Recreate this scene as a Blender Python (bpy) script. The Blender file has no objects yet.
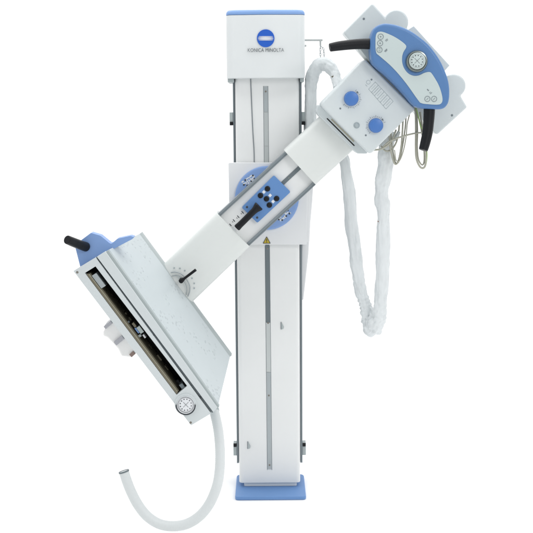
import bpy, bmesh, math, random
from mathutils import Vector, Matrix, noise
R = math.radians
scene = bpy.context.scene
COL = scene.collection
random.seed(4)

# ------------------------------------------------------------------ camera
TAN = 0.24
PITCH, ROLL, CD = 8.0, -0.40, 5.0
ROT = Matrix.Rotation(R(90 - PITCH), 3, 'X') @ Matrix.Rotation(R(ROLL), 3, 'Z')
CAM = Vector((0.0, -CD, 0.0))
def W(px, py, y):
    """point of the plane at depth y (metres, + is away) measured off the photograph"""
    d = ROT @ Vector(((px - 266.5) / 266.5 * TAN, (266.5 - py) / 266.5 * TAN, -1.0))
    t = (y - CAM.y) / d.y
    return CAM + d * t
CAM.z = -W(270, 500.3, -0.13).z           # the plate's front bottom edge is the floor
def S(y=0.0):                              # metres per photo pixel at depth y
    return 2 * TAN / 533 * (CD + y) * 1.01
cam = bpy.data.cameras.new('camera'); cam_o = bpy.data.objects.new('camera', cam); COL.objects.link(cam_o)
cam.sensor_width = 36; cam.lens = 18 / TAN; cam.clip_end = 200; cam.clip_start = 0.05
cam_o.location = CAM; cam_o.rotation_euler = ROT.to_euler()
scene.camera = cam_o

# ------------------------------------------------------------------ world: bright white studio, dimmer behind the camera
w = bpy.data.worlds.new("World"); scene.world = w; w.use_nodes = True
nt = w.node_tree; nt.nodes.clear()
tc = nt.nodes.new('ShaderNodeTexCoord'); sp = nt.nodes.new('ShaderNodeSeparateXYZ')
mr = nt.nodes.new('ShaderNodeMapRange'); mr.interpolation_type = 'SMOOTHSTEP'
mr.inputs['From Min'].default_value = -0.95; mr.inputs['From Max'].default_value = 0.45
mx = nt.nodes.new('ShaderNodeMix'); mx.data_type = 'RGBA'
mx.inputs['A'].default_value = (0.53, 0.545, 0.55, 1); mx.inputs['B'].default_value = (1.02, 1.02, 1.02, 1)
bg = nt.nodes.new('ShaderNodeBackground'); bg.inputs['Strength'].default_value = 1.0
wo = nt.nodes.new('ShaderNodeOutputWorld')
nt.links.new(tc.outputs['Generated'], sp.inputs[0]); nt.links.new(sp.outputs['Y'], mr.inputs['Value'])
nt.links.new(mr.outputs['Result'], mx.inputs['Factor']); nt.links.new(mx.outputs['Result'], bg.inputs['Color'])
nt.links.new(bg.outputs[0], wo.inputs['Surface'])
def area(name, loc, target, size, power, color=(1, 1, 1)):
    l = bpy.data.lights.new(name, 'AREA'); l.shape = 'RECTANGLE'; l.size, l.size_y = size; l.energy = power; l.color = color
    o = bpy.data.objects.new(name, l); COL.objects.link(o); o.location = loc
    o.rotation_euler = (Vector(target) - Vector(loc)).to_track_quat('-Z', 'Y').to_euler()
area('overhead_softbox', (0, 0.3, 4.6), (0, 0.3, 0), (5.0, 5.0), 110)
area('key_softbox', (2.3, -4.2, 3.4), (0.1, 0, 1.1), (1.2, 1.2), 40, (1.0, 0.985, 0.97))
vs = scene.view_settings
vs.view_transform = 'Standard'; vs.look = 'None'; vs.exposure = 0.26; vs.gamma = 1

# ------------------------------------------------------------------ materials
def lin(c): 
    c /= 255.0
    return c / 12.92 if c <= 0.04045 else ((c + 0.055) / 1.055) ** 2.4
GAIN = 1.22
def mat(name, rgb, rough=0.42, metal=0.0, var=0.03, bump=0.0, bscale=300, coat=0.0, raw=False, nscale=6.0):
    m = bpy.data.materials.new(name); m.use_nodes = True
    n = m.node_tree.nodes; l = m.node_tree.links; b = n['Principled BSDF']
    col = [c if raw else min(0.9, lin(c) / GAIN) for c in rgb]
    b.inputs['Roughness'].default_value = rough; b.inputs['Metallic'].default_value = metal
    if coat: b.inputs['Coat Weight'].default_value = coat; b.inputs['Coat Roughness'].default_value = 0.15
    t = n.new('ShaderNodeTexCoord'); ns = n.new('ShaderNodeTexNoise')
    ns.inputs['Scale'].default_value = nscale; ns.inputs['Detail'].default_value = 4
    l.new(t.outputs['Object'], ns.inputs['Vector'])
    mxx = n.new('ShaderNodeMix'); mxx.data_type = 'RGBA'
    mxx.inputs['A'].default_value = [c * (1 - var) for c in col] + [1]
    mxx.inputs['B'].default_value = [min(1, c * (1 + var)) for c in col] + [1]
    l.new(ns.outputs['Fac'], mxx.inputs['Factor']); l.new(mxx.outputs['Result'], b.inputs['Base Color'])
    rr = n.new('ShaderNodeMapRange'); rr.inputs['To Min'].default_value = rough - 0.06; rr.inputs['To Max'].default_value = rough + 0.08
    ns2 = n.new('ShaderNodeTexNoise'); ns2.inputs['Scale'].default_value = 22; ns2.inputs['Detail'].default_value = 5
    l.new(t.outputs['Object'], ns2.inputs['Vector']); l.new(ns2.outputs['Fac'], rr.inputs['Value']); l.new(rr.outputs['Result'], b.inputs['Roughness'])
    if bump:
        bn = n.new('ShaderNodeTexNoise'); bn.inputs['Scale'].default_value = bscale; bn.inputs['Detail'].default_value = 2
        bp = n.new('ShaderNodeBump'); bp.inputs['Strength'].default_value = bump; bp.inputs['Distance'].default_value = 0.002
        l.new(t.outputs['Object'], bn.inputs['Vector']); l.new(bn.outputs['Fac'], bp.inputs['Height']); l.new(bp.outputs['Normal'], b.inputs['Normal'])
    return m
M = {}
M['white'] = mat('white_paint', (232, 236, 237), 0.38, bump=0.08)
M['column'] = mat('column_paint', (240, 242, 242), 0.32, bump=0.06)
M['sleeve'] = mat('sleeve_paint', (231, 235, 233), 0.34, bump=0.06)
M['carriage'] = mat('carriage_paint', (240, 242, 244), 0.45)
M['grey'] = mat('grey_white_paint', (215, 222, 224), 0.36, bump=0.1)
M['inset'] = mat('membrane_panel', (198, 211, 211), 0.45)
M['coll'] = mat('collimator_paint', (217, 225, 227), 0.36, bump=0.08)
M['tube'] = mat('tube_housing_paint', (213, 221, 223), 0.3, bump=0.08)
M['trim'] = mat('trim_grey', (176, 186, 187), 0.4)
M['blue'] = mat('blue_plastic', (82, 126, 180), 0.36, bump=0.1)
M['blue_pale'] = mat('pale_blue_plastic', (134, 168, 222), 0.42, bump=0.1)
M['cap'] = mat('cap_blue', (125, 163, 218), 0.4)
M['panel'] = mat('panel_blue', (97, 142, 200), 0.4)
M['knob'] = mat('knob_blue', (72, 122, 194), 0.36, bump=0.1)
M['base'] = mat('base_blue', (108, 151, 208), 0.5, var=0.06, bump=0.15, bscale=120)
M['black'] = mat('black_rubber', (0.006, 0.007, 0.009), 0.42, raw=True, bump=0.2, bscale=200)
M['black'].node_tree.nodes['Principled BSDF'].inputs['Specular IOR Level'].default_value = 0.22
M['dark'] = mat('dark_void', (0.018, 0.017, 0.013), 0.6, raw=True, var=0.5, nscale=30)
M['rail'] = mat('rail_steel', (146, 156, 162), 0.34, metal=0.55, var=0.08)
M['slot'] = mat('slot_steel', (176, 184, 187), 0.4, metal=0.3, var=0.08)
M['slotdark'] = mat('slot_cover_grey', (112, 123, 128), 0.45, metal=0.2, var=0.08)
M['slotlight'] = mat('slot_cover_pale', (196, 202, 202), 0.3, metal=0.3, var=0.06)
M['steel'] = mat('bright_steel', (158, 166, 164), 0.16, metal=0.9)
M['ink'] = mat('printed_grey', (120, 130, 136), 0.6)
M['faint'] = mat('printed_pale_grey', (168, 180, 184), 0.6)
M['inkdark'] = mat('printed_dark', (60, 66, 72), 0.6)
M['logo'] = mat('logo_blue', (16, 92, 200), 0.4)
M['label'] = mat('label_white', (235, 238, 242), 0.5)
M['letters'] = mat('lettering_grey', (96, 102, 106), 0.5)
M['cloth'] = mat('sleeve_cloth', (231, 236, 238), 0.85, var=0.05, bump=0.35, bscale=60, nscale=14)
M['cable'] = mat('cable_grey', (178, 178, 164), 0.5, var=0.1)
M['cablegreen'] = mat('cable_green', (150, 180, 110), 0.5, var=0.1)
M['hose'] = mat('hose_plastic', (222, 227, 228), 0.42, bump=0.1)
M['olive'] = mat('olive_metal', (126, 120, 102), 0.4, metal=0.3, var=0.15, nscale=40)
M['beige'] = mat('beige_edge', (176, 172, 152), 0.5, var=0.1)
M['yellow'] = mat('warning_yellow', (205, 180, 40), 0.5)
M['screw'] = mat('screw_grey', (132, 128, 120), 0.4, metal=0.3)
M['brown'] = mat('brown_terminal', (146, 124, 116), 0.5)
M['violet'] = mat('clip_grey', (184, 185, 192), 0.5)
M['connector'] = mat('connector_white', (252, 252, 251), 0.5)
M['floor'] = mat('white_sweep', (0.93, 0.93, 0.93), 0.9, raw=True, var=0.0)

# scuffed pale face of the detector: scattered small pressed marks
def scuffed():
    m = mat('scuffed_pale_paint', (206, 215, 218), 0.36)
    n = m.node_tree.nodes; l = m.node_tree.links; b = n['Principled BSDF']
    t = n.new('ShaderNodeTexCoord')
    v = n.new('ShaderNodeTexVoronoi'); v.inputs['Scale'].default_value = 55
    l.new(t.outputs['Object'], v.inputs['Vector'])
    r = n.new('ShaderNodeMapRange'); r.interpolation_type = 'SMOOTHSTEP'
    r.inputs['From Min'].default_value = 0.16; r.inputs['From Max'].default_value = 0.34; r.inputs['To Min'].default_value = 1; r.inputs['To Max'].default_value = 0
    l.new(v.outputs['Distance'], r.inputs['Value'])
    k = n.new('ShaderNodeTexNoise'); k.inputs['Scale'].default_value = 9; k.inputs['Detail'].default_value = 2
    l.new(t.outputs['Object'], k.inputs['Vector'])
    r2 = n.new('ShaderNodeMapRange'); r2.inputs['From Min'].default_value = 0.50; r2.inputs['From Max'].default_value = 0.60
    l.new(k.outputs['Fac'], r2.inputs['Value'])
    mu = n.new('ShaderNodeMath'); mu.operation = 'MULTIPLY'; l.new(r.outputs['Result'], mu.inputs[0]); l.new(r2.outputs['Result'], mu.inputs[1])
    bp = n.new('ShaderNodeBump'); bp.inputs['Strength'].default_value = 0.55; bp.inputs['Distance'].default_value = 0.004
    old = b.inputs['Base Color'].links[0].from_socket
    dk = n.new('ShaderNodeMix'); dk.data_type = 'RGBA'; dk.blend_type = 'MULTIPLY'; dk.inputs['B'].default_value = (0.93, 0.94, 0.945, 1)
    l.new(old, dk.inputs['A']); l.new(mu.outputs[0], dk.inputs['Factor']); l.new(dk.outputs['Result'], b.inputs['Base Color'])
    l.new(mu.outputs[0], bp.inputs['Height']); l.new(bp.outputs['Normal'], b.inputs['Normal'])
    return m
M['scuff'] = scuffed()

# ------------------------------------------------------------------ object helpers
ORG = {}
def empty(name, loc, label, cat):
    o = bpy.data.objects.new(name, None); COL.objects.link(o); o.location = loc; o.empty_display_size = 0.1
    o['label'] = label; o['category'] = cat; ORG[o] = Vector(loc); return o
def obj(name, bm, m, parent, bevel=0.0, seg=3, smooth=True, label=None, angle=35, loc=None, subsurf=0):
    """bm holds world coordinates; the object gets its origin at its own middle"""
    bmesh.ops.recalc_face_normals(bm, faces=bm.faces)
    me = bpy.data.meshes.new(name)
    vs_ = [v.co for v in bm.verts]
    lo = Vector([min(v[i] for v in vs_) for i in range(3)]); hi = Vector([max(v[i] for v in vs_) for i in range(3)])
    c = loc if loc is not None else (lo + hi) / 2
    bmesh.ops.translate(bm, verts=bm.verts, vec=-c)
    bm.to_mesh(me); bm.free()
    for mm in (m if isinstance(m, (list, tuple)) else [m]): me.materials.append(M[mm])
    if smooth:
        me.polygons.foreach_set('use_smooth', [True] * len(me.polygons))
        me.set_sharp_from_angle(angle=R(angle))
    o = bpy.data.objects.new(name, me); COL.objects.link(o)
    o.parent = parent; o.location = c - (ORG[parent] if parent else Vector((0, 0, 0)))
    ORG[o] = c
    if bevel:
        b = o.modifiers.new('bevel', 'BEVEL'); b.width = bevel; b.segments = seg; b.limit_method = 'ANGLE'; b.angle_limit = R(35); b.harden_normals = True
    if subsurf:
        s_ = o.modifiers.new('subdivision', 'SUBSURF'); s_.levels = subsurf; s_.render_levels = subsurf
    if label: o['label'] = label
    return o
def new(): return bmesh.new()
def add_prism(bm, pts, yf, yb, mi=0):
    """pts: photo points measured at depth yf; straight extrusion back to yb"""
    f = [bm.verts.new(W(p[0], p[1], yf)) for p in pts]
    b = [bm.verts.new((v.co.x, yb, v.co.z)) for v in f]
    fs = [bm.faces.new(f), bm.faces.new(b[::-1])]
    n = len(pts)
    for i in range(n):
        j = (i + 1) % n
        fs.append(bm.faces.new((f[j], f[i], b[i], b[j])))
    for q in fs: q.material_index = mi
def rnd(pts, r, n=6):
    """round the corners of a polygon, r a number or one per corner"""
    out = []; N = len(pts)
    for i in range(N):
        p = Vector(pts[i]); a = Vector(pts[i - 1]) - p; b = Vector(pts[(i + 1) % N]) - p
        rr = r[i] if isinstance(r, (list, tuple)) else r
        ang = a.angle(b) / 2
        t = min(rr / max(1e-3, math.tan(ang)), a.length * 0.49, b.length * 0.49)
        if t < 1e-4: out.append(tuple(p)); continue
        p0 = p + a.normalized() * t; p1 = p + b.normalized() * t
        for k in range(n + 1):
            u = k / n
            q = p0 * (1 - u) ** 2 + p * 2 * u * (1 - u) + p1 * u * u
            out.append((q.x, q.y))
    return out
def spl(pts, n=6, closed=False):
    """catmull-rom through points (any dimension)"""
    P = [Vector(p) for p in pts]; N = len(P); out = []
    rng = range(N) if closed else range(N - 1)
    for i in rng:
        if closed: p0, p1, p2, p3 = P[i - 1], P[i], P[(i + 1) % N], P[(i + 2) % N]
        else: p0, p1, p2, p3 = P[max(0, i - 1)], P[i], P[i + 1], P[min(N - 1, i + 2)]
        for k in range(n):
            t = k / n
            out.append(0.5 * ((2 * p1) + (p2 - p0) * t + (2 * p0 - 5 * p1 + 4 * p2 - p3) * t * t + (3 * p1 - p0 - 3 * p2 + p3) * t ** 3))
    if not closed: out.append(P[-1])
    return out
def prism(name, pts, yf, yb, m, parent, bevel=0.0, **k):
    bm = new(); add_prism(bm, pts, yf, yb); return obj(name, bm, m, parent, bevel, **k)
def add_box(bm, x0, x1, y0, y1, z0, z1):
    v = [bm.verts.new((x, y, z)) for x in (x0, x1) for y in (y0, y1) for z in (z0, z1)]
    for f in ((0, 1, 3, 2), (4, 6, 7, 5), (0, 4, 5, 1), (2, 3, 7, 6), (0, 2, 6, 4), (1, 5, 7, 3)): bm.faces.new([v[i] for i in f])
def plan(name, pts, z0, z1, m, parent, bevel=0.0, **k):
    """outline in plan (x, y) raised from z0 to z1"""
    bm = new(); a = [bm.verts.new((p[0], p[1], z0)) for p in pts]; b = [bm.verts.new((p[0], p[1], z1)) for p in pts]
    bm.faces.new(a[::-1]); bm.faces.new(b)
    for i in range(len(pts)):
        j = (i + 1) % len(pts); bm.faces.new((a[i], a[j], b[j], b[i]))
    return obj(name, bm, m, parent, bevel, **k)
def add_lathe(bm, c, prof, seg=48, axis=Vector((0, -1, 0)), arc=None):
    """prof: (radius, height along axis) from the point c"""
    axis = axis.normalized(); q = axis.to_track_quat('Z', 'Y').to_matrix()
    rings = []
    for r, h in prof:
        if r < 1e-6: rings.append([bm.verts.new(c + axis * h)]); continue
        rings.append([bm.verts.new(c + axis * h + q @ Vector((math.cos(6.28318530718 * i / seg) * r, math.sin(6.28318530718 * i / seg) * r, 0))) for i in range(seg)])
    for a, b in zip(rings, rings[1:]):
        for i in range(seg):
            j = (i + 1) % seg
            if len(a) == 1 and len(b) == 1: continue
            if len(a) == 1: bm.faces.new((a[0], b[j], b[i]))
            elif len(b) == 1: bm.faces.new((a[i], a[j], b[0]))
            else: bm.faces.new((a[i], a[j], b[j], b[i]))
    if len(rings[0]) > 1: bm.faces.new(rings[0][::-1])
    if len(rings[-1]) > 1: bm.faces.new(rings[-1])
def lathe(name, px, py, y, prof, m, parent, **k):
    s = S(y); bm = new(); add_lathe(bm, W(px, py, y), [(r * s, h) for r, h in prof]); return obj(name, bm, m, parent, **k)
def add_ring(bm, px, py, y, r, wd, th=0.0008, a0=0, a1=360, seg=40):
    c = W(px, py, y); s = S(y); full = abs(a1 - a0) >= 360
    n = seg if full else max(4, int(seg * abs(a1 - a0) / 360)); cnt = n if full else n + 1
    L = []
    for i in range(cnt):
        a = R(a0 + (a1 - a0) * i / n); e = Vector((math.cos(a), 0, math.sin(a)))
        L.append([bm.verts.new(c + e * (r - wd / 2) * s + Vector((0, 0.0002, 0))), bm.verts.new(c + e * (r - wd / 2) * s + Vector((0, -th, 0))),
                  bm.verts.new(c + e * (r + wd / 2) * s + Vector((0, -th, 0))), bm.verts.new(c + e * (r + wd / 2) * s + Vector((0, 0.0002, 0)))])
    for i in range(n):
        A, B = L[i], L[(i + 1) % cnt]
        for k in range(3): bm.faces.new((A[k], B[k], B[k + 1], A[k + 1]))
def add_bar(bm, p0, p1, wd, y, th=0.0008):
    """a thin printed stroke between two photo points, wd in photo pixels"""
    a, b = Vector(p0), Vector(p1); n = (b - a).orthogonal().normalized() * wd / 2 if (b - a).length else Vector((0, wd / 2))
    add_prism(bm, [tuple(a + n), tuple(b + n), tuple(b - n), tuple(a - n)], y - th, y + 0.0002)
def add_tube(bm, pts, rad, seg=12, cap=True, fn=None):
    P = [Vector(p) for p in pts]; N = len(P); up = Vector((0, -1, 0.01)); rings = []
    for i, p in enumerate(P):
        t = (P[min(N - 1, i + 1)] - P[max(0, i - 1)]).normalized()
        x = (up - t * up.dot(t)).normalized(); yv = t.cross(x); up = x
        r = rad[i] if isinstance(rad, (list, tuple)) else rad
        ring = []
        for k in range(seg):
            a = 6.28318530718 * k / seg
            rr = r * (fn(i, a, p) if fn else 1)
            ring.append(bm.verts.new(p + (x * math.cos(a) + yv * math.sin(a)) * rr))
        rings.append(ring)
    for A, B in zip(rings, rings[1:]):
        for k in range(seg):
            j = (k + 1) % seg; bm.faces.new((A[k], A[j], B[j], B[k]))
    if cap: bm.faces.new(rings[0][::-1]); bm.faces.new(rings[-1])
def path(pts, n=6):
    """(px, py, depth) list to a smooth world path"""
    return [Vector(p) for p in spl([W(*p) for p in pts], n)]
def tube(name, pts, rpx, m, parent, n=6, seg=12, **k):
    pp = path(pts, n); 
    if isinstance(rpx, (list, tuple)):
        rr = [v.x * S(0) for v in spl([(q, 0) for q in rpx], n)]
    else: rr = rpx * S(0)
    bm = new(); add_tube(bm, pp, rr, seg); return obj(name, bm, m, parent, angle=50, **k)
def beam(name, a, b, wpx, yf, yb, m, parent, r=0.02, crown=0.0, bevel=0.0, slant=0.0, **k):
    """a straight beam between two photo points of its front centre line, rounded cross-section"""
    A, B = W(a[0], a[1], yf), W(b[0], b[1], yf); t = (B - A).normalized(); n = Vector((0, 1, 0)).cross(t).normalized()
    h = wpx * S(yf) / 2; d = yb - yf
    sec = rnd([(-h, 0), (-h * 0.5, -crown * 0.8), (0, -crown), (h * 0.5, -crown * 0.8), (h, 0), (h, d), (-h, d)], [r, h, h, h, r, 0.004, 0.004], 8) if crown else rnd([(-h, 0), (h, 0), (h, d), (-h, d)], [r, r, 0.004, 0.004], 8)
    bm = new()
    ra = [bm.verts.new(A + n * p[0] + Vector((0, p[1], 0)) + t * slant * p[0]) for p in sec]
    rb = [bm.verts.new(B + n * p[0] + Vector((0, p[1], 0)) + t * slant * p[0]) for p in sec]
    bm.faces.new(ra[::-1]); bm.faces.new(rb)
    for i in range(len(sec)):
        j = (i + 1) % len(sec); bm.faces.new((ra[i], ra[j], rb[j], rb[i]))
    return obj(name, bm, m, parent, bevel, **k)

# ------------------------------------------------------------------ setting
bm = new(); v = [bm.verts.new(c) for c in ((-9, -7, 0), (9, -7, 0), (9, 3.2, 0), (-9, 3.2, 0))]; bm.faces.new(v)
fl = obj('floor', bm, 'floor', None, loc=Vector((0, 0, 0))); fl['kind'] = 'structure'

# ------------------------------------------------------------------ the machine
FX = W(270.5, 490, 0).x
root = empty('x_ray_machine', (FX, 0.0, 0.0), 'tall white and blue medical x-ray machine with a slanted swivel arm on an upright column', 'x-ray machine')

# base plate
zt = W(270, 496.6, -0.13).z
hw = 36.6 * S(-0.13)
d = ROT @ Vector(((270 - 266.5) / 266.5 * TAN, (266.5 - 474) / 266.5 * TAN, -1.0)); tb = (zt - CAM.z) / d.z; yb_ = CAM.y + d.y * tb
o = plan('base_plate', rnd([(FX - hw, -0.13), (FX + hw, -0.13), (FX + hw, yb_), (FX - hw, yb_)], [0.018, 0.018, 0.03, 0.03]), 0.0006, zt, 'base', root, 0.004)

# column
cl = (W(233.7, 100, 0).x + W(240.5, 470, 0).x) / 2; cr = (W(299.3, 100, 0).x + W(300.2, 470, 0).x) / 2
zb, zc_ = W(270, 483, 0).z, W(266, 74, 0).z
print('COLUMN', cl, cr, zb, zc_, 'base back', yb_, 'cam z', CAM.z)
column = plan('column', rnd([(cl, 0), (cr, 0), (cr, 0.24), (cl, 0.24)], [0.022, 0.022, 0.006, 0.006], 8), zb, zc_, 'column', root, 0.003)
plan('column_foot', rnd([(cl + 0.022, 0.012), (cr - 0.016, 0.012), (cr - 0.016, 0.22), (cl + 0.022, 0.22)], 0.01), zt, zb + 0.001, 'white', column, 0.002)
# raised seam and slot covers on the column front
def slotx(py): return 265.7 + (py - 88) / 380 * 3.9
def add_slot(bm, y0, y1, wd, th):
    add_prism(bm, [(slotx(y0) - wd / 2, y0), (slotx(y0) + wd / 2, y0), (slotx(y1) + wd / 2, y1), (slotx(y1) - wd / 2, y1)], -th, 0.001)
for y0, y1, mm in ((86.3, 112, 'slot'), (112.3, 146, 'slotlight'), (146.3, 166, 'slotlight'), (240, 322.5, 'slotdark'), (322.8, 372, 'slotlight'), (372.3, 469.3, 'slot')):
    bm = new(); add_slot(bm, y0, y1, 4.2, 0.0025); so = obj('slot_cover', bm, mm, column, 0.0006)
bm = new()
for sg in (-1, 1):
    for y0, y1 in ((86, 163), (246, 470)):
        add_prism(bm, [(slotx(y0) + sg * 2.3 - .18, y0), (slotx(y0) + sg * 2.3 + .18, y0), (slotx(y1) + sg * 2.3 + .18, y1), (slotx(y1) + sg * 2.3 - .18, y1)], -0.001, 0.001)
obj('slot_edge', bm, 'ink', column)
for py in (91.5, 248.5, 323, 395.5, 465):
    lathe('slot_screw', slotx(py), py, -0.0022, [(0.9, 0), (0.9, 0.0015), (0.6, 0.002), (0, 0.002)], 'screw', column)
# thin cable down the upper front
tube('front_cord', [(250.6, 78, -0.003), (251.5, 100, -0.003), (252.8, 130, -0.003), (254, 150, -0.003), (254.3, 164, -0.003)], 0.42, 'ink', column, seg=8)
for px, py in ((282.3, 326), (248.9, 445.5)):
    bm = new(); add_prism(bm, [(px - 1, py - 4), (px + 1.6, py + 1), (px + 1, py + 3), (px - 1, py + 3.4)], -0.006, 0.001)
    obj('cover_clip', bm, 'trim', column, 0.0008)
    bm = new(); add_prism(bm, [(px - 1.5, py - 3.8), (px - 1.0, py - 3.8), (px - 1.0, py + 3.4), (px - 1.5, py + 3.4)], -0.004, 0.001); obj('clip_edge', bm, 'ink', column)
# side rails: steel face strips left and right of the column
for sx, x_, wd in ((-1, cl, 0.011), (1, cr, 0.012)):
    bm = new(); a, b = (x_ - wd, x_ - 0.001) if sx < 0 else (x_ + 0.001, x_ + wd)
    zr = W(270, 463, 0.03).z
    add_box(bm, a, b, 0.03, 0.21, zr, zc_ + 0.02)
    rl = obj('side_rail', bm, 'rail', root, 0.0015)
    bm = new(); m0 = a + (b - a) * 0.35
    add_box(bm, m0, m0 + 0.0035, 0.0275, 0.031, zr + 0.005, zc_ - 0.01); obj('rail_groove', bm, 'slotdark', rl)
    for (z1, z2) in ((W(0, 127, 0.04).z, W(0, 114, 0.04).z), (W(0, 457, 0.04).z, W(0, 444.5, 0.04).z)):
        bm = new(); e = b + 0.016 if sx > 0 else a - 0.016
        add_box(bm, min(e, a if sx < 0 else b), max(e, a if sx < 0 else b), 0.035, 0.075, z1, z2)
        st = obj('end_stop', bm, 'trim', root, 0.002)
        bm = new(); zz = (z1, z1 + 0.016) if z1 > 1 else (z2 - 0.016, z2)
        add_box(bm, min(e, a if sx < 0 else b) + 0.001, max(e, a if sx < 0 else b) - 0.001, 0.026, 0.036, *zz); obj('bumper', bm, 'black', st, 0.002)
# tapering cover behind the column on the right
prism('rear_cable_cover', [(303, 168), (314, 172), (312.5, 200), (310.5, 222), (308.6, 254), (306.2, 276), (303.5, 300), (301, 300)], 0.06, 0.16, 'carriage', root, 0.004)

# head box
hl, hr = W(226.0, 45, -0.06).x, W(305.2, 45, -0.06).x
hz0, hz1, hz2 = W(266, 78.2, -0.06).z, W(266, 14.4, -0.06).z, W(266, 9.3, -0.06).z
head = plan('column_head', rnd([(hl, -0.045), (hl + (hr - hl) * .5, -0.062), (hr, -0.045), (hr, 0.30), (hl, 0.30)], [0.035, 0.4, 0.035, 0.02, 0.02], 12), hz0, hz1, 'white', root, 0.005)
bm = new()
prof = [(0.0, 0.0), (0.0, 0.006), (0.003, 0.014), (0.009, 0.020), (0.02, hz2 - hz1)]
base_ = rnd([(hl, -0.045), (hl + (hr - hl) * .5, -0.062), (hr, -0.045), (hr, 0.30), (hl, 0.30)], [0.035, 0.4, 0.035, 0.02, 0.02], 12)
cx_, cy_ = (hl + hr) / 2, 0.12; rings = []
for ins, dz in prof:
    rings.append([bm.verts.new((cx_ + (p[0] - cx_) * (1 - ins / 0.18), cy_ + (p[1] - cy_) * (1 - ins / 0.18), hz1 + dz + 0.0005)) for p in base_])
for A, B in zip(rings, rings[1:]):
    for i in range(len(A)): j = (i + 1) % len(A); bm.faces.new((A[i], A[j], B[j], B[i]))
bm.faces.new(rings[0][::-1]); bm.faces.new(rings[-1]); obj('head_cap', bm, 'cap', head, angle=60)
for xa, xb in ((hl + 0.004, cl - 0.004), (cr + 0.004, hr - 0.004)):
    bm = new(); add_box(bm, xa, xb, -0.02, 0.25, hz0 - 0.016, hz0 + 0.001); obj('head_base_rim', bm, 'trim', head, 0.002)
# emblem
YH = -0.0630
def hy(px): return YH
bm = new(); add_lathe(bm, W(265.7, 38.3, YH), [(8.5 * S(YH), -0.008), (8.5 * S(YH), 0.001), (0, 0.001)], 64); em = obj('emblem', bm, 'logo', head)
bm = new()
for k, (dy, hh, ww) in enumerate(((0, 0.62, 7.9), (-1.15, 0.36, 7.7), (1.15, 0.36, 7.7), (-1.95, 0.2, 7.2), (1.95, 0.2, 7.2))):
    P = [(265.7 + ww * math.cos(a), 38.3 + dy + hh * math.sin(a)) for a in [6.2832 * i / 32 for i in range(32)]]
    add_prism(bm, P, YH - 0.0022, YH - 0.0008)
obj('emblem_band', bm, 'label', em)
def text(body, px0, px1, pyc, hpx, y, m, parent, name, off=0.0):
    cu = bpy.data.curves.new(name, 'FONT'); cu.body = body; cu.size = 1; cu.extrude = 0.02; cu.offset = off; cu.space_character = 1.05
    tmp = bpy.data.objects.new('tmp', cu); COL.objects.link(tmp); bpy.context.view_layer.update()
    me = bpy.data.meshes.new_from_object(tmp.evaluated_get(bpy.context.evaluated_depsgraph_get()))
    bpy.data.objects.remove(tmp); bm = new(); bm.from_mesh(me)
    xs = [v.co.x for v in bm.verts]; ys = [v.co.y for v in bm.verts]
    A, B = W(px0, pyc, y), W(px1, pyc, y); h = hpx * S(y); fx = (B.x - A.x) / (max(xs) - min(xs)); fy = h / (max(ys) - min(ys))
    for v in bm.verts:
        v.co = Vector((A.x + (v.co.x - min(xs)) * fx, y - 0.0008 - v.co.z * 0.02, A.z - h / 2 + (v.co.y - min(ys)) * fy))
    bm2 = bm
    return obj(name, bm2, m, parent, smooth=False)
text('KONICA MINOLTA', 247.8, 284.0, 50.2, 3.5, YH, 'letters', head, 'lettering')
# hook bracket with chains
bm = new(); add_prism(bm, [(304.5, 39.2), (322.6, 39.2), (322.6, 41.0), (304.5, 41.0)], 0.045, 0.055)
add_prism(bm, [(319.4, 40.5), (321.4, 40.5), (321.2, 46), (319.8, 46)], 0.043, 0.053)
add_lathe(bm, W(305.4, 45.8, 0.04), [(1.0 * S(), -.004), (1.0 * S(), 0.006), (0, 0.006)], 16)
hb = obj('hanging_bracket', bm, 'slotlight', head, 0.0008)
def chain(pts):
    P = path(pts, 8); L = [0]
    for a, b in zip(P, P[1:]): L.append(L[-1] + (b - a).length)
    bm = new(); n = int(L[-1] / 0.0105); i = 0
    for k in range(n):
        s_ = (k + .5) * L[-1] / n
        while L[i + 1] < s_: i += 1
        c = P[i].lerp(P[i + 1], (s_ - L[i]) / (L[i + 1] - L[i])); t = (P[i + 1] - P[i]).normalized()
        sd = Vector((1, 0, 0)) if k % 2 else Vector((0.3, 1, 0)).normalized()
        sd = (sd - t * sd.dot(t)).normalized()
        ring = [c + t * math.cos(a) * 0.0068 + sd * math.sin(a) * 0.0035 for a in [6.2832 * q / 10 for q in range(11)]]
        add_tube(bm, ring, 0.0013, 6, cap=False)
    return obj('chain', bm, 'slot', hb)
chain([(320.4, 46, 0.045), (320.3, 52, 0.045), (320.6, 60, 0.03)])
chain([(320.8, 46, 0.045), (323.3, 49, 0.045), (324, 54, 0.045), (324.4, 62, 0.03)])

# carriage
car = prism('carriage_plate', rnd([(228.4, 162.7), (308.0, 162.7), (306.4, 244.6), (229.8, 244.6)], 1.5), -0.035, -0.004, 'carriage', root, 0.002)
prism('carriage_block', [(304, 166), (310.5, 166), (309.5, 242), (303, 242)], -0.02, 0.1, 'carriage', car, 0.002)
# warning sign
bm = new(); add_prism(bm, rnd([(266.7, 236.6), (270.7, 243.6), (262.7, 243.6)], 0.5, 3), -0.0366, -0.0345); wn = obj('warning_sign', bm, 'yellow', car)
bm = new()
for p, q in (((266.7, 236.9), (270.3, 243.3)), ((270.3, 243.3), (263.1, 243.3)), ((263.1, 243.3), (266.7, 236.9))): add_bar(bm, p, q, 0.55, -0.0368)
add_bar(bm, (266.7, 239), (266.7, 241.4), 0.8, -0.0368); add_bar(bm, (266.7, 242.0), (266.7, 242.6), 0.8, -0.0368)
obj('sign_print', bm, 'inkdark', wn)

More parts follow.
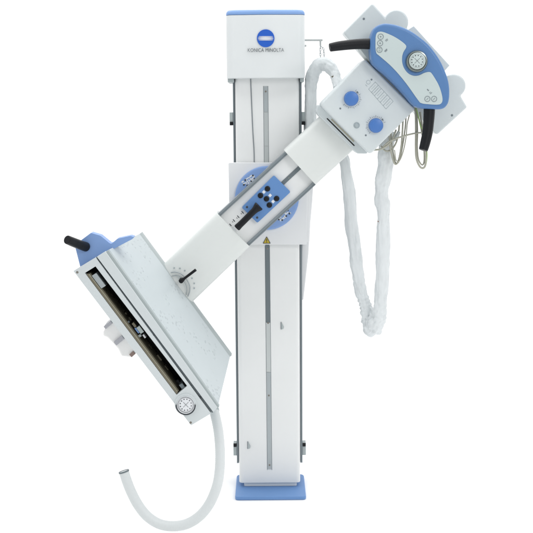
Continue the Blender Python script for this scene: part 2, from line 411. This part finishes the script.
# swivel disc
disc = lathe('swivel_disc', 266.9, 197.9, -0.036, [(31.6, 0), (31.6, 0.012), (31.0, 0.0145), (29.6, 0.0155), (0, 0.0155)], 'blue_pale', root)
def disc_print(c, flip):
    bm = new(); bd = new(); cc = Vector(c); u = Vector((0.81, -0.59)); n = Vector((0.59, 0.81)); yy = -0.0517
    rs = random.Random(7 + flip)
    for i in range(-3, 4):
        for j in (-1, 0, 1):
            if rs.random() < 0.22: continue
            p = cc + u * i * 2.0 + n * (j * 2.3 + rs.uniform(-.4, .4)); l_ = rs.uniform(1.3, 2.3)
            ang = u if rs.random() < .5 else n
            add_bar(bm, p - ang * l_ / 1.6, p + ang * l_ / 1.6, rs.uniform(1.0, 1.7), yy)
    for i, j in ((-3.4, 0.4), (-1.4, -1.5), (0.6, 1.4), (3.0, -1.0), (2.6, 1.3), (-2.2, 1.9)):
        p = cc + u * i * 2.0 + n * j * 1.6; add_ring(bd, p.x, p.y, yy - 0.0008, 0.45, 0.9, seg=12)
    a = obj('index_print', bm, 'label', disc); obj('index_dots', bd, 'inkdark', disc)
disc_print((249, 180.3), 0); disc_print((284, 215), 1)

# ------------------------------------------------------------------ swivel arm
YA = -0.15
def mid(a, b): return ((a[0] + b[0]) / 2, (a[1] + b[1]) / 2)
arm = beam('arm_beam', (233.2, 230.2), (301, 167.8), 42.6, YA, -0.052, 'column', root, r=0.003)
# steel edge rails and centre slot
def strip(p0, p1, wd, yf, yb, name, m, parent, bevel=0.0006):
    bm = new(); a, b = Vector(p0), Vector(p1); n = (b - a).orthogonal().normalized() * wd / 2
    add_prism(bm, [tuple(a + n), tuple(b + n), tuple(b - n), tuple(a - n)], yf, yb); return obj(name, bm, m, parent, bevel)
for p0, p1 in (((218.2, 216.0), (287.0, 152.6)), ((248.2, 244.3), (315.0, 183.0))):
    r_ = strip(p0, p1, 3.6, YA - 0.012, -0.07, 'edge_rail', 'rail', arm)
    a, b = Vector(p0), Vector(p1); n = (b - a).orthogonal().normalized()
    strip(a + n * 0.6, b + n * 0.6, 0.7, YA - 0.0128, YA - 0.011, 'rail_groove', 'slotdark', arm, 0)
strip((282, 184), (302, 165.4), 4.0, YA - 0.003, YA + 0.001, 'arm_slot', 'slotdark', arm)
lathe('slot_screw', 288.9, 177.6, YA - 0.003, [(0.9, 0), (0.9, 0.0015), (0, 0.002)], 'steel', arm)
bm = new()
for x, y in ((242.5, 212.3), (238.2, 216.6), (233.9, 220.4), (230.4, 224.8)):
    add_bar(bm, (x - .9, y - 1.0), (x + 1.0, y + 1.2), 0.8, YA); add_bar(bm, (x - 1.6, y + 1.0), (x - .8, y + 1.9), 0.6, YA)
obj('scale_print', bm, 'inkdark', arm)
# control panel on the arm
YP = YA - 0.022
cp = prism('control_panel', rnd([(274, 175.3), (290.6, 192), (257.4, 223), (241.6, 207.5)], 1.6), YP, YA - 0.001, 'panel', root, 0.002)
for x, y in ((267.5, 188.7), (260.5, 195.5), (266.5, 198.8), (276.6, 198.5), (269.4, 205)):
    lathe('push_button', x, y, YP, [(2.7, 0), (2.7, 0.004), (2.3, 0.0055), (1.0, 0.0062), (0, 0.0062)], 'black', cp)
bm = new()
for x, y in ((263.9, 192.1), (270.1, 195.5), (273.1, 201.6)):
    add_prism(bm, [(x, y - 2.1), (x + 1.9, y - .2), (x, y + 1.9), (x - 1.9, y)], YP - 0.001, YP + 0.0002)
obj('button_marking', bm, 'label', cp)
for x, y in ((247, 207), (257.2, 217.6)):
    lathe('panel_screw', x, y, YP, [(1.1, 0), (1.1, 0.001), (0.8, 0.0018), (0, 0.0018)], 'inkdark', cp)
bm = new(); A, B = W(258.6, 206.4, YP - 0.035), W(236.6, 228.2, YP - 0.035); t = (B - A).normalized(); s = S(YP)
ln = (B - A).length
add_lathe(bm, A, [(0, -0.004), (4.6 * s, -0.004), (5.0 * s, 0.0), (4.3 * s, 0.010), (3.6 * s, 0.018), (3.2 * s, 0.03), (3.2 * s, ln - 0.02), (3.5 * s, ln - 0.004), (3.0 * s, ln), (0, ln)], 32, t)
lv = obj('lock_lever', bm, 'black', root)
bm = new(); c = W(257.0, 208.0, YP - 0.02); add_lathe(bm, Vector((c.x, YP + 0.001, c.z)), [(2.2 * s, 0), (2.2 * s, 0.03), (0, 0.03)], 24); obj('lever_stem', bm, 'inkdark', lv)
lathe('end_button', 233.2, 229.8, YA, [(1.9, 0), (1.9, 0.004), (0, 0.005)], 'label', arm)

# sleeves
lower = beam('lower_arm_sleeve', (172.0, 289.5), (233.3, 230.1), 47.5, -0.185, -0.055, 'sleeve', root, r=0.035, crown=0.012, bevel=0.0015)
upper = beam('upper_arm_sleeve', (300.0, 167.8), (340.6, 130.2), 46.5, -0.185, -0.055, 'sleeve', root, r=0.035, crown=0.012, bevel=0.0015)
# locking lever and rings near the detector
YL = -0.199
tube('wire_loop', [(171, 272.5, YL), (175.5, 272.0, YL - .006), (181, 273.8, YL - .01), (186, 278.6, YL - .01), (189.4, 285, YL - .008), (189.8, 291, YL - .004), (188, 296.5, YL)], 0.55, 'slot', lower)
tube('wire_loop', [(172, 276.0, YL), (176.5, 275.4, YL - .004), (181, 277.6, YL - .008), (185, 283, YL - .008), (187, 289, YL - .005), (186.4, 295, YL)], 0.4, 'slot', lower)
for x, y in ((174.2, 268), (179.9, 268.4), (184.8, 270.6), (192, 278.2), (194.2, 283.4), (194.2, 288.3)):
    bm = new(); add_ring(bm, x, y, YL + 0.002, 0.4, 0.8, seg=12); obj('index_dot', bm, 'faint', lower)
bm = new(); A, B = W(181.0, 281.0, -0.235), W(195.8, 269.8, -0.25); t = (B - A).normalized()
add_lathe(bm, A, [(0, -0.006), (2.0 * s, -0.006), (2.5 * s, 0.0), (2.0 * s, 0.01), (1.3 * s, 0.02), (1.4 * s, (B - A).length), (0, (B - A).length)], 20, t)
add_lathe(bm, A + Vector((0, 0.05, 0)), [(2.2 * s, 0), (2.2 * s, 0.05), (0, 0.055)], 20)
obj('locking_pin', bm, 'black', lower)

# ------------------------------------------------------------------ collimator box
YC = -0.33
coll = prism('collimator', rnd([(364.5, 58.5), (415.5, 109), (370.0, 155.0), (320.0, 104.6)], [4, 3, 5, 5]), YC, -0.12, 'coll', root, 0.010, seg=5)
# step flange against the sleeve
prism('collimator_flange', rnd([(318.5, 103.5), (370, 154), (357.5, 153.6), (353.2, 149.6), (319.0, 115.6), (316.2, 111.5)], [2, 4, 2, 2, 2, 3]), -0.25, -0.10, 'coll', coll, 0.004)
strip((327.0, 118.4), (354.4, 145.8), 1.1, -0.2515, -0.249, 'seam', 'black', coll, 0)
strip((331.4, 119.2), (354, 141.6), 1.3, -0.2512, -0.249, 'worn_edge', 'beige', coll, 0)
for x, y in ((351.2, 98.6), (375.8, 125.5)):
    k = lathe('setting_knob', x, y, YC, [(7.2, -0.001), (7.2, 0.004), (6.9, 0.006), (6.8, 0.022), (6.4, 0.026), (5.6, 0.0275), (0, 0.0275)], 'knob', coll)
    bm = new(); a0, a1 = ((-140, 60) if x < 360 else (20, 230))
    for i in range(19):
        a = R(a0 + (a1 - a0) * i / 18); r1 = 8.3; r2 = 10.4 if i % 3 == 0 else 9.5
        add_bar(bm, (x + r1 * math.cos(a), y - r1 * math.sin(a)), (x + r2 * math.cos(a), y - r2 * math.sin(a)), 0.28, YC)
    obj('scale_print', bm, 'ink', coll)
lathe('lamp_button', 356.6, 125.3, YC, [(3.1, 0), (3.1, 0.001), (2.6, 0.003), (2.3, 0.003), (2.0, 0.006), (1.6, 0.008), (0, 0.008)], 'faint', coll)
for x, y in ((340.3, 108.5), (365.8, 135.3), (357.3, 92.2), (382.5, 119.5), (371.5, 79.6)):
    lathe('cover_screw', x, y, YC, [(0.9, 0), (0.9, 0.001), (0.6, 0.0015), (0, 0.0015)], 'ink', coll)
# printed table
bm = new(); A, B, C_, D_ = Vector((375.3, 82)), Vector((393.2, 101.4)), Vector((386.0, 109.0)), Vector((368.6, 89.2))
for p, q in ((A, B), (B, C_), (C_, D_), (D_, A)): add_bar(bm, p, q, 0.4, YC)
for i in range(1, 6): add_bar(bm, A.lerp(B, i / 6), D_.lerp(C_, i / 6), 0.5, YC)
for i in range(6):
    u = (i + .5) / 6; add_bar(bm, A.lerp(B, u).lerp(D_.lerp(C_, u), .2), A.lerp(B, u).lerp(D_.lerp(C_, u), .8), 0.25, YC)
add_bar(bm, (379.2, 87.4), (373, 93.6), .3, YC)
obj('printed_table', bm, 'faint', coll)
bm = new(); add_ring(bm, 368.3, 82.2, YC, 1.9, 0.35, seg=20); add_bar(bm, (365.4, 84.6), (367.2, 86.4), .4, YC); obj('lamp_symbol', bm, 'faint', coll)

# ------------------------------------------------------------------ tube housing behind the console
def lobe(cx, cy, r, a0, a1, n=14):
    return [(cx + r * math.cos(R(a0 + (a1 - a0) * k / n)), cy - r * math.sin(R(a0 + (a1 - a0) * k / n))) for k in range(n + 1)]
tube_pts = rnd([(380, 75), (343, 32.5), (372.3, 2.6), (386.6, 18.0)], [0, 3, 3, 0])[:-1]
tube_pts = tube_pts + lobe(396.4, 21.8, 12.2, 156, -30) + [(412, 36), (436, 68)] + lobe(454.4, 85.6, 11.6, 140, -58) + rnd([(460.6, 97), (467.6, 107), (437, 135.2), (430, 128)], [0, 2.5, 3, 0])[1:]
tube_h = prism('tube_housing', tube_pts, -0.22, -0.12, 'tube', root, 0.010, seg=5, angle=50)
prism('tube_core', rnd([(366, 46), (388, 26), (440, 84), (430, 118)], 6), -0.13, 0.04, 'tube', tube_h, 0.02, seg=5)
for x, y in ((363.8, 18.8), (452, 115.3)):
    lathe('cover_screw', x, y, -0.22, [(1.1, 0), (1.1, 0.001), (0.8, 0.0015), (0, 0.0015)], 'ink', tube_h)
prism('side_plate', rnd([(403, 33), (413.8, 25.9), (449.7, 65.4), (440, 76)], 0.8), -0.29, -0.10, 'tube', tube_h, 0.002)
prism('mounting_bracket', [(360, 49), (373, 49), (377, 66), (370, 62.5)], -0.32, -0.2, 'trim', tube_h, 0.002)

# console
YK = -0.40
out = [(370.6, 54), (370.4, 46), (371, 37), (374.8, 27.6), (382.8, 23.6), (392, 23.9), (401.4, 26.4), (410, 30.3), (418, 35.5), (427.5, 43.3), (435, 52.2), (441, 61.5), (445.3, 71), (448.4, 80), (449.8, 89.5), (449.2, 100.5), (446.0, 106.8), (440.5, 109.3), (430, 109.0), (420.5, 108.2), (413.5, 104.8), (405, 95.0), (395, 84.2), (385, 74.6), (376, 67), (372, 62)]
outl = [(p.x, p.y) for p in spl(out, 5, True)]
con = prism('control_console', outl, YK, -0.30, 'blue', root, 0.013, seg=6)
ins = [(375.8, 36), (377.3, 32.6), (380.5, 31.6), (385, 32.6), (393, 36.0), (400, 40.2), (405.4, 44.6), (406.2, 47.5), (403.6, 52), (402.2, 57), (402.4, 63), (404.5, 68.8), (408.5, 73.5), (413.8, 75.7), (419, 75.3), (424.5, 72.8), (429.5, 72.0), (432.5, 74.5), (438.3, 84.2), (441.2, 92), (442.6, 99.6), (441, 103.6), (437, 104.7), (428, 104.2), (421.5, 103.2), (418, 100), (405.3, 82.3), (392.5, 67.5), (380, 56.4), (376.6, 53.4), (375.6, 49), (375.5, 42)]
inl = [(p.x, p.y) for p in spl(ins, 4, True)]
inset = prism('membrane', inl, YK - 0.0025, YK + 0.0005, 'inset', con, 0.0008)
YI = YK - 0.0028
for x, y in ((380.7, 36.7), (380.1, 43.2), (379.5, 49.8), (427.4, 98.9), (434.1, 98.9)):
    bm = new(); add_ring(bm, x, y, YI, 2.6, 0.45, seg=32)
    if y < 48: add_bar(bm, (x - .9, y), (x + .9, y), .35, YI); add_bar(bm, (x, y - .9), (x, y + .9), .35, YI)
    elif y < 60: add_bar(bm, (x - 1, y - 1), (x + 1, y - 1), .35, YI); add_bar(bm, (x - 1, y + 1), (x + 1, y + 1), .35, YI)
    else: add_bar(bm, (x - .9, y + .9), (x + .9, y - .9), .4, YI)
    obj('key_outline', bm, 'ink', con)
for p, q, wd in (((385.2, 40.6), (387.4, 38.8), .5), ((386, 41.4), (388, 39.6), .4), ((384.6, 51.4), (387, 49.0), .9), ((385.4, 51.9), (387.3, 50.2), .4), ((427.2, 89.2), (428.8, 90.8), .9), ((430.2, 94.0), (432.0, 92.4), .45), ((429.4, 93.0), (430.6, 91.9), .4)):
    bm = new(); add_bar(bm, p, q, wd, YI); obj('key_symbol', bm, 'ink', con)
def dial(x, y, yy, r, parent, ring='steel', face='label'):
    """angle gauge: bezel, face, ring of dots and a cross"""
    g = lathe('angle_gauge', x, y, yy, [(r * 1.03, -0.002), (r * 1.03, 0.004), (r, 0.012), (r * 0.94, 0.017), (r * 0.84, 0.0175), (r * 0.78, 0.013), (0, 0.013)], ring, parent)
    return g
g = dial(416.6, 61.4, YK, 10.5, con)
lathe('gauge_face', 417.2, 60.8, YK - 0.0128, [(8.0, -0.001), (8.0, 0.004), (7.4, 0.005), (0, 0.005)], 'inset', con)
def gauge_print(x, y, yy, r, parent):
    bm = new()
    for i in range(12):
        a = R(30 * i + 12); add_bar(bm, (x + r * math.cos(a) - .1, y + r * math.sin(a)), (x + r * 0.86 * math.cos(a), y + r * 0.86 * math.sin(a)), 1.0, yy)
    for a in (R(45), R(-45)): add_bar(bm, (x - r * .62 * math.cos(a), y - r * .62 * math.sin(a)), (x + r * .62 * math.cos(a), y + r * .62 * math.sin(a)), 0.22, yy)
    for i in range(48):
        a = R(7.5 * i); add_bar(bm, (x + r * 1.12 * math.cos(a), y + r * 1.12 * math.sin(a)), (x + r * 1.2 * math.cos(a), y + r * 1.2 * math.sin(a)), 0.2, yy)
    obj('gauge_print', bm, 'inkdark', parent)
gauge_print(417.2, 60.8, YK - 0.0178, 5.9, con)

# grips
tube('grip_handle', [(376, 44.2, -0.36), (368, 43.9, -0.362), (358, 44.1, -0.365), (348, 44.9, -0.37), (338, 46.1, -0.375), (329.6, 47.6, -0.38)], [4.9, 4.8, 4.6, 4.4, 4.2, 3.7], 'black', con, seg=24, bevel=0.004)
tube('grip_handle', [(429.2, 104, -0.36), (429.2, 112, -0.362), (428.6, 122, -0.365), (427.4, 133, -0.37), (425.2, 143, -0.375), (423.2, 150.2, -0.38)], [5.2, 5.2, 5.0, 4.8, 4.6, 4.2], 'black', con, seg=24, bevel=0.004)

# ------------------------------------------------------------------ detector
YD = -0.58; YB = -0.20
det_front = [(73.4, 271), (107, 250.6), (217.6, 408), (191, 425.3)]
det_back = [(97, 262), (139.5, 233.8), (230.0, 356.8), (184, 398)]
hole = [(84.8, 273), (95.5, 266.4), (187.2, 386), (176.5, 394.9)]
bm = new()
F = [bm.verts.new(W(p[0], p[1], YD + .02)) for p in det_front]
B = [bm.verts.new(W(p[0], p[1], YB)) for p in det_back]
H = [bm.verts.new(W(p[0], p[1], YD + .02)) for p in hole]
H2 = [bm.verts.new((v.co.x, YD + 0.20, v.co.z)) for v in H]
for i in range(4):
    j = (i + 1) % 4
    bm.faces.new((F[i], F[j], H[j], H[i])); bm.faces.new((F[i], B[i], B[j], F[j]))
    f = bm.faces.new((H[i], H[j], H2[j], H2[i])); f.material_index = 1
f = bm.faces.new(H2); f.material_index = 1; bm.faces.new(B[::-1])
det = obj('detector_housing', bm, ['scuff', 'dark'], root, smooth=False)
# front plate with the long slot
def frame(name, outer, inner, yf, yb, m, parent, bevel=0.001, **k):
    bm = new(); f = [[bm.verts.new(W(p[0], p[1], yf)) for p in L] for L in (outer, inner)]
    b = [[bm.verts.new((v.co.x, yb, v.co.z)) for v in L] for L in f]
    for i in range(4):
        j = (i + 1) % 4
        bm.faces.new((f[0][i], f[0][j], f[1][j], f[1][i])); bm.faces.new((b[0][i], b[1][i], b[1][j], b[0][j]))
        bm.faces.new((f[0][i], b[0][i], b[0][j], f[0][j])); bm.faces.new((f[1][i], f[1][j], b[1][j], b[1][i]))
    return obj(name, bm, m, parent, bevel, **k)
plate = frame('front_plate', [(73.4, 271), (95.6, 257.5), (211.0, 413.6), (191, 425.5)], hole, YD, YD + .021, 'grey', root)
strip((95.9, 257.4), (212.6, 412.6), 1.1, YD + 0.010, YD + .022, 'groove_strip', 'slotdark', plate, 0)  # dark strip laid in the gap, stands in for the shaded groove
band = prism('edge_band', [(96.8, 256.8), (105.4, 251.4), (217.4, 407.6), (213.2, 412.2)], YD - 0.001, YD + .021, 'grey', plate, 0.002)
strip((106.9, 251.2), (217.9, 407.6), 3.4, YD + 0.006, YD + .035, 'chamfer_strip', 'trim', det)  # housing chamfer, its darker shading put into the grey
bm = new(); q = [W(*p) for p in ((139.2, 234.2, YB - 0.002), (229.6, 357.0, YB - 0.002), (231.6, 355.6, YB + 0.02), (141.2, 232.8, YB + 0.02))]
q2 = [p + Vector((0, 0.045, 0)) for p in q]; a = [bm.verts.new(p) for p in q]; b = [bm.verts.new(p) for p in q2]
bm.faces.new(a); bm.faces.new(b[::-1])
for i in range(4): j = (i + 1) % 4; bm.faces.new((a[i], a[j], b[j], b[i]))
obj('rear_trim', bm, 'trim', det)
for x, y in ((77.3, 272.3), (190.7, 422.6)):
    lathe('plate_screw', x, y, YD, [(1.2, 0), (1.2, 0.001), (0.8, 0.002), (0, 0.002)], 'screw', plate)
for x, y in ((95.6, 258.6), (107, 272.5), (153, 335.6), (200.4, 397.6)):
    lathe('groove_screw', x, y, YD + 0.008, [(1.0, 0), (1.0, 0.003), (0, 0.003)], 'inkdark', plate)
# grid tray inside the slot
hv = [Vector(p) for p in hole]; ul = (hv[3] - hv[0]).normalized(); un = (hv[1] - hv[0])
def tray(a0, a1, n0, n1, yf, yb, name, m):
    o_ = hv[0]; wv = un
    P = [o_ + ul * a + wv * n for a, n in ((a0, n0), (a0, n1), (a1, n1), (a1, n0))]
    return prism(name, [tuple(p) for p in P], yf, yb, m, plate, 0.0008)
LL = (hv[3] - hv[0]).length
tray(2, LL - 1, 0.03, 0.17, YD + 0.004, YD + 0.12, 'tray_rail', 'olive')
tray(3, LL - 2, 0.17, 0.23, YD + 0.007, YD + 0.12, 'tray_highlight', 'beige')  # beige strip, the tray rail's highlight put into its colour
tray(3, LL - 2, 0.23, 0.36, YD + 0.022, YD + 0.12, 'tray_rail', 'olive')
tray(6, 22, 0.30, 0.72, YD + 0.012, YD + 0.10, 'tray_block', 'slot')
tray(LL - 7, LL - 2, 0.62, 0.92, YD + 0.015, YD + 0.10, 'tray_block', 'slotdark')
for a0, a1, n0, n1, mm in ((68, 73, .55, .75, 'olive'), (73.5, 80, .5, .62, 'cap'), (74, 81.5, .64, .95, 'inset'), (81.5, 84, .35, .6, 'trim'), (83.5, 87.5, .68, .82, 'label'), (64, 66, .3, .5, 'slotdark')):
    tray(a0, a1, n0, n1, YD + 0.03, YD + 0.06, 'latch_piece', mm)
rs = random.Random(2)
for k in range(13):
    a0 = rs.uniform(24, LL - 12); 
    if 62 < a0 < 90: continue
    tray(a0, a0 + rs.uniform(2, 7), rs.uniform(.42, .55), rs.uniform(.62, .85), YD + 0.09, YD + 0.12, 'inner_fitting', 'olive' if k % 3 else 'inkdark')
# gauge on the plate
lathe('gauge_base', 185.6, 404.2, YD, [(11.2, 0), (11.2, 0.003), (10.6, 0.0045), (0, 0.0045)], 'grey', plate)
lathe('angle_gauge', 185.8, 404.8, YD - 0.0046, [(8.9, 0), (8.9, 0.008), (8.5, 0.010), (0, 0.010)], 'label', plate)
bm = new(); add_ring(bm, 185.8, 404.9, YD - 0.0046, 9.6, 1.3, th=0.0085, a0=178, a1=362, seg=60); obj('gauge_bezel', bm, 'inkdark', plate)
bm = new(); add_ring(bm, 185.8, 404.8, YD - 0.0148, 8.1, 0.35, seg=60); obj('gauge_rim', bm, 'inkdark', plate)
gauge_print(185.8, 404.8, YD - 0.0148, 6.0, plate)

# blue bracket and grip on top of the detector
brk = prism('grip_bracket', rnd([(74.6, 245), (91, 232.8), (100.5, 235.6), (111, 244.2), (117.5, 238.6), (130.5, 235.8), (134, 237), (132.5, 239.0), (107, 252.4), (80.5, 268)], [2, 2, 2, 3, 2, 1, .5, .5, .5, 1]), -0.50, -0.45, 'blue_pale', root, 0.004, seg=4)
tube('grip_handle', [(86.3, 247.0, -0.50), (80, 244.8, -0.54), (73, 242.1, -0.58), (67.0, 239.6, -0.61)], [4.3, 4.2, 4.1, 3.9], 'black', brk, seg=24, bevel=0.003)
# connector on the left flank
cn = prism('cable_connector', rnd([(103.0, 332.5), (108, 321.5), (121, 322), (139, 350), (131.5, 357.5), (121.5, 356.5), (118.2, 349.5), (111, 341.5), (107, 337.5), (103.4, 336.5)], 2.2), -0.50, -0.40, 'connector', root, 0.010, seg=5)
strip((104.6, 328.0), (111.4, 322.2), 3.2, -0.512, -0.39, 'clip', 'violet', cn)
strip((115.0, 344.0), (123.0, 337.4), 4.2, -0.512, -0.39, 'clip', 'violet', cn)
strip((130.4, 356.0), (134.2, 352.6), 3.6, -0.508, -0.42, 'terminal', 'brown', cn)

# ribbed hose
hp = [(212.5, 404, -0.4), (214.6, 413, -0.43), (218.2, 430, -0.48), (220, 450, -0.52), (219.6, 470, -0.55), (216.6, 487, -0.58), (209.6, 503.5, -0.6), (200, 515.6, -0.615), (188, 523.4, -0.625), (174.2, 526.2, -0.63), (160, 524.2, -0.63), (147.6, 516.6, -0.63), (138.4, 505.4, -0.625), (131.6, 492.8, -0.62), (127, 481.4, -0.615), (123.8, 471.3, -0.61)]
pp = path(hp, 30); bm = new()
r0 = 5.15 * S(-0.58)
add_tube(bm, pp, r0, 28, fn=lambda i, a, p: 1 + 0.014 * math.sin(i * 2.1))
hose = obj('flexible_hose', bm, 'hose', root, angle=60)
bm = new(); t = (pp[-1] - pp[-6]).normalized()
c = pp[-1]; add_lathe(bm, c - t * 0.004, [(r0 * 0.90, 0), (r0 * 1.06, 0.0), (r0 * 1.06, 0.006), (r0 * 0.9, 0.006), (r0 * 0.88, 0.001)], 28, t)
obj('hose_end_ring', bm, 'slotdark', hose)
bm = new(); c = pp[0]; 
add_lathe(bm, pp[20], [(r0 * 1.0, 0), (r0 * 1.08, 0.001), (r0 * 1.08, 0.012), (r0 * 0.99, 0.013)], 28, (pp[24] - pp[20]).normalized()); obj('hose_collar', bm, 'trim', hose)

# loose grey cables under the console
def cab(pts, r, m='cable'): return tube('cable', pts, r, m, con, n=8, seg=10)
cab([(413.5, 104, -0.27), (415.4, 112, -0.27), (415.9, 132, -0.28), (415.7, 146, -0.28), (416.4, 158, -0.28), (419.2, 165.6, -0.28), (422.6, 168.2, -0.28), (425.3, 165.2, -0.28), (425.6, 156, -0.28), (424.6, 146, -0.28), (423, 132, -0.27), (420, 112, -0.26)], 0.95)
cab([(414.5, 104, -0.262), (416.6, 112, -0.262), (417.5, 132, -0.27), (417.2, 146, -0.27), (418.2, 158, -0.27), (420.6, 163.6, -0.27), (423.0, 164.6, -0.27), (424.2, 160, -0.27), (423.8, 148, -0.27), (421, 128, -0.26), (416, 108, -0.26)], 0.7)
cab([(415, 104, -0.275), (418.2, 116, -0.275), (420.6, 126, -0.275), (424, 134, -0.26), (426.6, 150, -0.26), (426.6, 160, -0.27), (425, 167, -0.27), (421.5, 167.6, -0.272)], 0.6, 'cablegreen')
cab([(383, 147, -0.26), (388.5, 142, -0.27), (394, 139.4, -0.275), (400, 137.2, -0.28), (409, 134.6, -0.285), (417, 133, -0.29), (424, 132.6, -0.27)], 0.8)
cab([(403, 118, -0.24), (402.6, 128, -0.245), (401.6, 143, -0.25), (399.8, 155, -0.25), (397.4, 163, -0.25), (394.6, 163.6, -0.25), (392, 156, -0.25), (390, 146, -0.25), (389.4, 136, -0.24)], 0.8)
cab([(406, 114, -0.235), (405.4, 126, -0.24), (403.4, 141, -0.245), (401, 154, -0.245), (398.6, 162, -0.245), (395.6, 162.8, -0.24), (393.6, 155, -0.24), (391.6, 143, -0.235), (391, 132, -0.23)], 0.7)
cab([(374, 150, -0.25), (381, 149, -0.26), (388.5, 144.6, -0.265), (393, 138, -0.26), (396, 130, -0.24)], 0.9)
cab([(399.5, 122, -0.22), (398.6, 132, -0.225), (396.4, 142, -0.23), (392, 149, -0.235), (386, 151, -0.235), (381, 146, -0.22)], 0.8)
cab([(411, 106, -0.25), (409.6, 114, -0.255), (407.2, 124, -0.26), (406.2, 136, -0.262), (403.6, 150, -0.262), (399.6, 160.5, -0.26), (396, 160, -0.258), (394.6, 150, -0.255)], 0.55)
tube('cable_joint', [(393.6, 140.6, -0.22), (396.6, 136.8, -0.23), (399, 131.5, -0.235)], [1.4, 2.0, 1.5], 'slotlight', con)

# ------------------------------------------------------------------ cloth-wrapped cable bundle hanging from the bracket chains
sl = empty('cable_sleeve', W(372, 334, -0.1), 'long crumpled white cloth-wrapped cable bundle looping from the bracket chains down below the console', 'cable cover')
sp_ = [(338.2, 88, -0.06, 5.0), (336.8, 80, -0.03, 4.8), (333.6, 72, 0.0, 5.2), (327.8, 65.6, 0.02, 6.0), (320.4, 64.4, 0.03, 6.4), (314.4, 70.4, 0.04, 6.4), (311.2, 80, 0.05, 6.2), (310.4, 95, 0.05, 5.6), (310.2, 115, 0.05, 6.2), (311, 135, 0.05, 6.0),
       (318, 152, 0.02, 5.4), (333, 152, -0.01, 5.4), (343.4, 158, -0.03, 5.2), (346.6, 176, -0.04, 5.4), (349.2, 196, -0.05, 5.8), (352.0, 225, -0.06, 6.2), (354.6, 248, -0.07, 6.0), (357.4, 268, -0.08, 5.8), (361.0, 290, -0.09, 5.6), (365.4, 307, -0.10, 5.6), (368.4, 318, -0.11, 6.8), (372.6, 326.4, -0.13, 8.4), (377.6, 318, -0.16, 7.4), (380.4, 306, -0.175, 6.4), (381.4, 288, -0.18, 6.2), (382.4, 262, -0.18, 6.6), (383.0, 235, -0.18, 7.0), (383.2, 212, -0.18, 6.2), (381.8, 196, -0.18, 6.6), (383.2, 180, -0.18, 7.4), (385.2, 162, -0.18, 7.4), (387.0, 145, -0.18, 7.4), (388.0, 132, -0.17, 6.5)]
N_ = 16
pp = path([p[:3] for p in sp_], N_); rr = [v.x * S(0) * 1.0 for v in spl([(p[3], 0) for p in sp_], N_)]
def crumple(i, a, p):
    q = Vector((math.cos(a) * 0.8, math.sin(a) * 0.8, i * 0.05))
    r1 = noise.noise(q * 1.4) * 0.16 + noise.noise(Vector((i * 0.085, 3.3, 0))) * 0.16
    tw = a + 0.012 * i; r4 = (abs(noise.noise(Vector((math.cos(tw) * 3.1, math.sin(tw) * 3.1, i * 0.035)))) * 2 - 0.5) * 0.15; 
    q2 = Vector((math.cos(a) * 2.2, math.sin(a) * 2.2, i * 0.16 + math.sin(a) * .9)); r2 = (1 - abs(noise.noise(q2)) * 2) * 0.05
    r3 = noise.noise(Vector((math.cos(a) * 3, math.sin(a) * 3, i * .35))) * 0.03
    low = max(0, 1 - abs(i - 21 * N_) / (3.2 * N_)); 
    pl = max(0, 1 - abs(i - 18.6 * N_) / (2.6 * N_)) * 0.09 * math.sin(i * 1.15 + math.sin(a) * 2.2 + noise.noise(Vector((i * .08, 0, 0))) * 6)
    return 0.98 + pl + r4 + r1 + r2 + r3 + low * 0.36 * noise.noise(Vector((math.cos(a) * 2.5, math.sin(a) * 2.5, i * .22)))
bm = new(); add_tube(bm, pp, rr, 40, fn=crumple)
obj('cloth_cover', bm, 'cloth', sl, angle=80)
prism('opening', rnd([(331.0, 76.2), (336.2, 75.0), (336.0, 81.6)], .5, 3), -0.036, -0.02, 'olive', sl, 0.001)
for x, y, yy in ((378.2, 221.5, -0.21), (388.6, 214.6, -0.19), (386.9, 210, -0.2)):
    lathe('snap_fastener', x, y, yy, [(0.7, -0.004), (0.7, 0.001), (0, 0.0015)], 'brown', sl)
